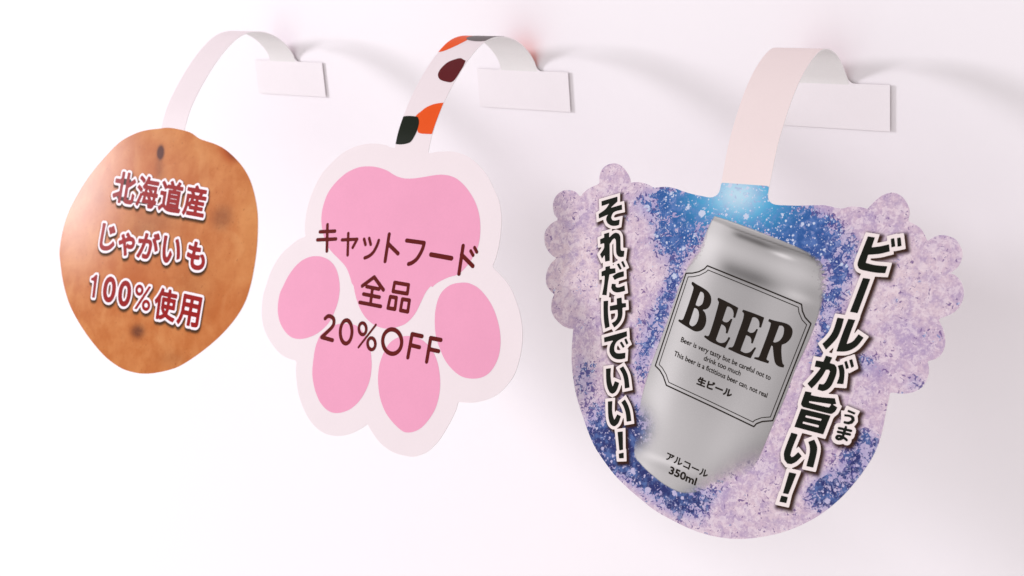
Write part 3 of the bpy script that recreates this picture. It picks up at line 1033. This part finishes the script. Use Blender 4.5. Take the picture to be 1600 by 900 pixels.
Ro = Z(*E7, [(635, 265), (700, 285), (790, 305), (850, 330), (885, 375), (887, 425), (865, 480), (820, 525), (772, 545), (768, 590), (770, 660),
             (780, 740), (800, 768), (790, 792), (740, 780), (705, 750), (690, 700), (680, 620), (675, 560), (660, 552), (610, 690), (615, 710),
             (635, 720), (628, 748), (540, 720), (470, 695), (478, 678), (510, 680), (530, 665), (590, 510), (640, 370), (655, 310), (625, 290)])
Rh = Z(*E7, [(745, 337), (780, 340), (797, 370), (790, 430), (770, 475), (740, 505), (700, 520), (678, 515)])
sm = lambda p: S3.place(catmull(p, 4, corner=38))
for loops in ([Bo, Bh1, Bh2], [E1], [E2], [Ro, Rh]):
    field_mesh('lettering', S3, shape_field([sm(l) for l in loops]), 0.2, 0.06, MAT['dark_ink'], card)

for text, a, b, up, bold in [
        ('Beer is very tasty but be careful not to', Z(*B3, [(838, 277)])[0], Z(*B3, [(1362, 503)])[0], (3.3, -11.0), 0.035),
        ('drink too much', Z(*B3, [(972, 385)])[0], Z(*B3, [(1186, 478)])[0], (3.3, -11.0), 0.035),
        ('This beer is a fictitious beer can, not real', Z(*B3, [(797, 358)])[0], Z(*B3, [(1342, 606)])[0], (3.3, -11.0), 0.035),
        ('生ビール', Z(*B3, [(933, 522)])[0], Z(*B3, [(1132, 602)])[0], (4.0, -13.0), 0.14),
        ('アルコール', Z(*B5, [(513, 246)])[0], Z(*B5, [(718, 340)])[0], (4.0, -13.0), 0.10),
        ('350ml', Z(*B5, [(528, 318)])[0], Z(*B5, [(660, 378)])[0], (4.6, -15.5), 0.12)]:
    sg = line_fit(S3, text, a, b, up)
    field_mesh('lettering', S3, seg_field(sg, bold), 0.13, 0.06, MAT['dark_ink'], card)

# vertical catch-phrases, traced stroke by stroke
C1, C2, C3, C4 = (920, 300, 10.0), (920, 380, 10.0), (920, 450, 10.0), (920, 530, 10.0)
C5 = (920, 610, 7.5)
left = [
    [Z(*C1, [(200, 145), (450, 72), (450, 150), (340, 250), (518, 197), (524, 278), (430, 300), (385, 325), (362, 365), (352, 405), (370, 440),
             (410, 447), (485, 430), (475, 515), (420, 530), (350, 525), (295, 490), (272, 440), (280, 390), (310, 350), (160, 415), (155, 345),
             (260, 270), (325, 180), (203, 222)])],
    [Z(*C1, [(240, 655), (322, 632), (320, 715), (380, 655), (425, 635), (470, 650), (492, 690), (497, 740), (500, 890), (512, 918), (560, 920),
             (548, 1012), (500, 1018), (460, 1005), (435, 965), (428, 900), (425, 760), (405, 725), (375, 745), (328, 815), (330, 1075),
             (258, 1090), (250, 985), (208, 1042), (178, 975), (238, 880), (242, 800), (183, 818), (178, 740), (243, 712)])],
    [Z(*C2, [(262, 370), (335, 355), (332, 400), (415, 390), (422, 465), (325, 490), (300, 640), (280, 815), (210, 808), (240, 650), (252, 508),
             (202, 520), (200, 445), (262, 420)])],
    [Z(*C2, [(440, 330), (475, 312), (517, 400), (487, 418)])], [Z(*C2, [(505, 292), (540, 277), (578, 365), (548, 383)])],
    [Z(*C2, [(372, 515), (450, 465), (548, 437), (552, 520), (470, 545), (405, 575)])],
    [Z(*C2, [(362, 632), (425, 640), (420, 670), (435, 690), (480, 690), (560, 660), (570, 745), (480, 768), (420, 768), (375, 745), (352, 700)])],
    [Z(*C3, [(232, 205), (305, 198), (302, 330), (308, 450), (328, 605), (258, 635), (238, 500), (232, 350)])],
    [Z(*C3, [(330, 283), (442, 260), (438, 165), (515, 148), (520, 240), (582, 235), (585, 300), (528, 310), (528, 420), (505, 500), (460, 565),
             (400, 620), (360, 548), (410, 520), (440, 480), (455, 420), (450, 340), (332, 358)])],
    [Z(*C3, [(240, 775), (595, 675), (600, 755), (520, 790), (450, 830), (415, 880), (400, 940), (405, 990), (430, 1015), (480, 1022), (575, 1010),
             (570, 1100), (500, 1115), (430, 1110), (370, 1075), (330, 1010), (325, 950), (345, 880), (385, 820), (245, 850)])],
    [Z(*C4, [(485, 55), (517, 35), (565, 118), (535, 138)])], [Z(*C4, [(555, 5), (587, -15), (622, 65), (590, 88)])],
    [Z(*C4, [(270, 462), (348, 452), (342, 560), (352, 660), (375, 745), (410, 655), (478, 683), (450, 770), (415, 830), (370, 855), (330, 835),
             (295, 760), (275, 650)])],
    [Z(*C4, [(482, 460), (540, 422), (590, 510), (620, 600), (640, 755), (565, 772), (555, 650), (530, 550)])],
    [Z(*C5, [(225, 130), (278, 125), (275, 230), (285, 300), (302, 345), (335, 280), (378, 302), (350, 380), (310, 420), (285, 420), (250, 385),
             (230, 300)])],
    [Z(*C5, [(382, 142), (425, 105), (465, 180), (488, 260), (500, 358), (445, 368), (435, 270), (410, 190)])],
    [Z(*C5, [(338, 488), (400, 480), (403, 695), (360, 705)])], [Z(*C5, [(352, 742), (410, 728), (412, 795), (357, 797)])]]
D1, D2, D3, D4 = (1290, 350, 7.5), (1230, 450, 7.5), (1220, 550, 7.5), (1190, 660, 6.43)
right = [
    [Z(*D1, [(497, 145), (580, 158), (540, 275), (640, 262), (745, 238), (753, 322), (640, 350), (500, 362), (472, 455), (580, 482), (725, 495),
             (700, 578), (580, 570), (430, 540), (390, 520), (375, 480), (385, 430), (440, 290)])],
    [Z(*D1, [(765, 175), (805, 165), (818, 265), (773, 275)])], [Z(*D1, [(838, 165), (880, 157), (892, 258), (845, 268)])],
    [Z(*D1, [(440, 632), (525, 645)]) + Z(*D2, [(825, 297), (737, 280)])],
    [Z(*D2, [(590, 347), (667, 360), (630, 490), (575, 600), (455, 725), (413, 655), (480, 590), (540, 500)])],
    [Z(*D2, [(717, 362), (800, 375), (755, 490), (697, 658), (770, 625), (838, 542), (898, 582), (830, 670), (760, 720), (680, 745), (577, 745),
             (640, 560)])],
    [Z(*D3, [(530, 42), (605, 65), (575, 130), (630, 145), (655, 180), (655, 240), (630, 320), (590, 400), (540, 445), (490, 460), (430, 440),
             (450, 372), (490, 380), (520, 360), (560, 280), (578, 225), (560, 208), (530, 210), (490, 280), (420, 370), (362, 428), (312, 372),
             (370, 310), (430, 240), (470, 185), (398, 172), (415, 98), (500, 115)])],
    [Z(*D3, [(668, 160), (728, 145), (748, 220), (745, 300), (735, 378), (655, 372), (685, 290), (685, 220)])],
    [Z(*D3, [(745, 115), (775, 103), (800, 190), (765, 203)])], [Z(*D3, [(802, 95), (838, 82), (860, 170), (828, 187)])],
    [Z(*D3, [(288, 460), (362, 474), (354, 506), (480, 530), (635, 542), (652, 613), (605, 610), (664, 650), (640, 695), (605, 722), (560, 722),
             (260, 645), (240, 620), (243, 590)]), Z(*D3, [(330, 575), (595, 612), (570, 645), (540, 645), (335, 595)])],
    [Z(*D3, [(240, 662), (585, 745)]) + Z(*D4, [(620, 122), (330, 45)]), Z(*D3, [(295, 742), (480, 785), (472, 808), (287, 765)]),
     Z(*D3, [(262, 815), (450, 860), (442, 885), (257, 838)])],
    [Z(*D4, [(300, 102), (365, 120), (310, 260), (290, 330), (300, 348), (325, 340), (370, 297), (405, 340), (350, 395), (300, 420), (260, 415),
             (230, 375), (225, 310), (250, 230)])],
    [Z(*D4, [(470, 195), (530, 172), (558, 240), (555, 310), (520, 455), (450, 440), (482, 320), (485, 250)])],
    [Z(*D4, [(278, 500), (352, 515), (270, 722), (215, 712)])], [Z(*D4, [(200, 735), (265, 750), (250, 812), (180, 797)])]]
small = [
    [Z(*D3, [(790, 675), (878, 712), (865, 735), (780, 700)])],
    [Z(*D3, [(745, 728), (830, 740), (865, 765), (868, 805), (840, 840), (790, 850), (735, 835), (740, 808), (790, 815), (825, 800), (828, 775),
             (800, 762), (745, 755)])]]


def phrase(glyphs, rim_w, extra_ink=(), extra_rim=(), tint_s=0.9):
    G = [[S3.place(catmull(l, 4, corner=32)) for l in g] for g in glyphs]
    ink = union([shape_field(g) for g in G] + list(extra_ink))
    rim = union([shape_field(g, rim_w, mitre=True) for g in G] + list(extra_rim))
    soft_mesh('print_tint', S3, rim, 0.35, 0.05, MAT['tint_brown'], card, (0.75, 0.5), 1.5, tint_s)
    field_mesh('lettering_outline', S3, rim, 0.25, 0.08, MAT['outline'], card)
    field_mesh('lettering', S3, ink, 0.2, 0.11, MAT['black'], card)


phrase(left, 1.0)
phrase(right, 1.1)
ma = [(0.62, [(778, 58), (900, 85)]), (0.62, [(768, 95), (888, 122)]),
      (0.62, [(848, 48), (830, 100), (815, 150), (800, 166), (770, 168), (752, 154), (762, 138), (790, 138), (830, 156), (856, 178)])]
phrase(small, 0.95, pen(D4, ma, S3), pen(D4, [(a + 1.8, b) for a, b in ma], S3))

bpy.data.objects.remove(_fo)
bpy.data.curves.remove(_fc)
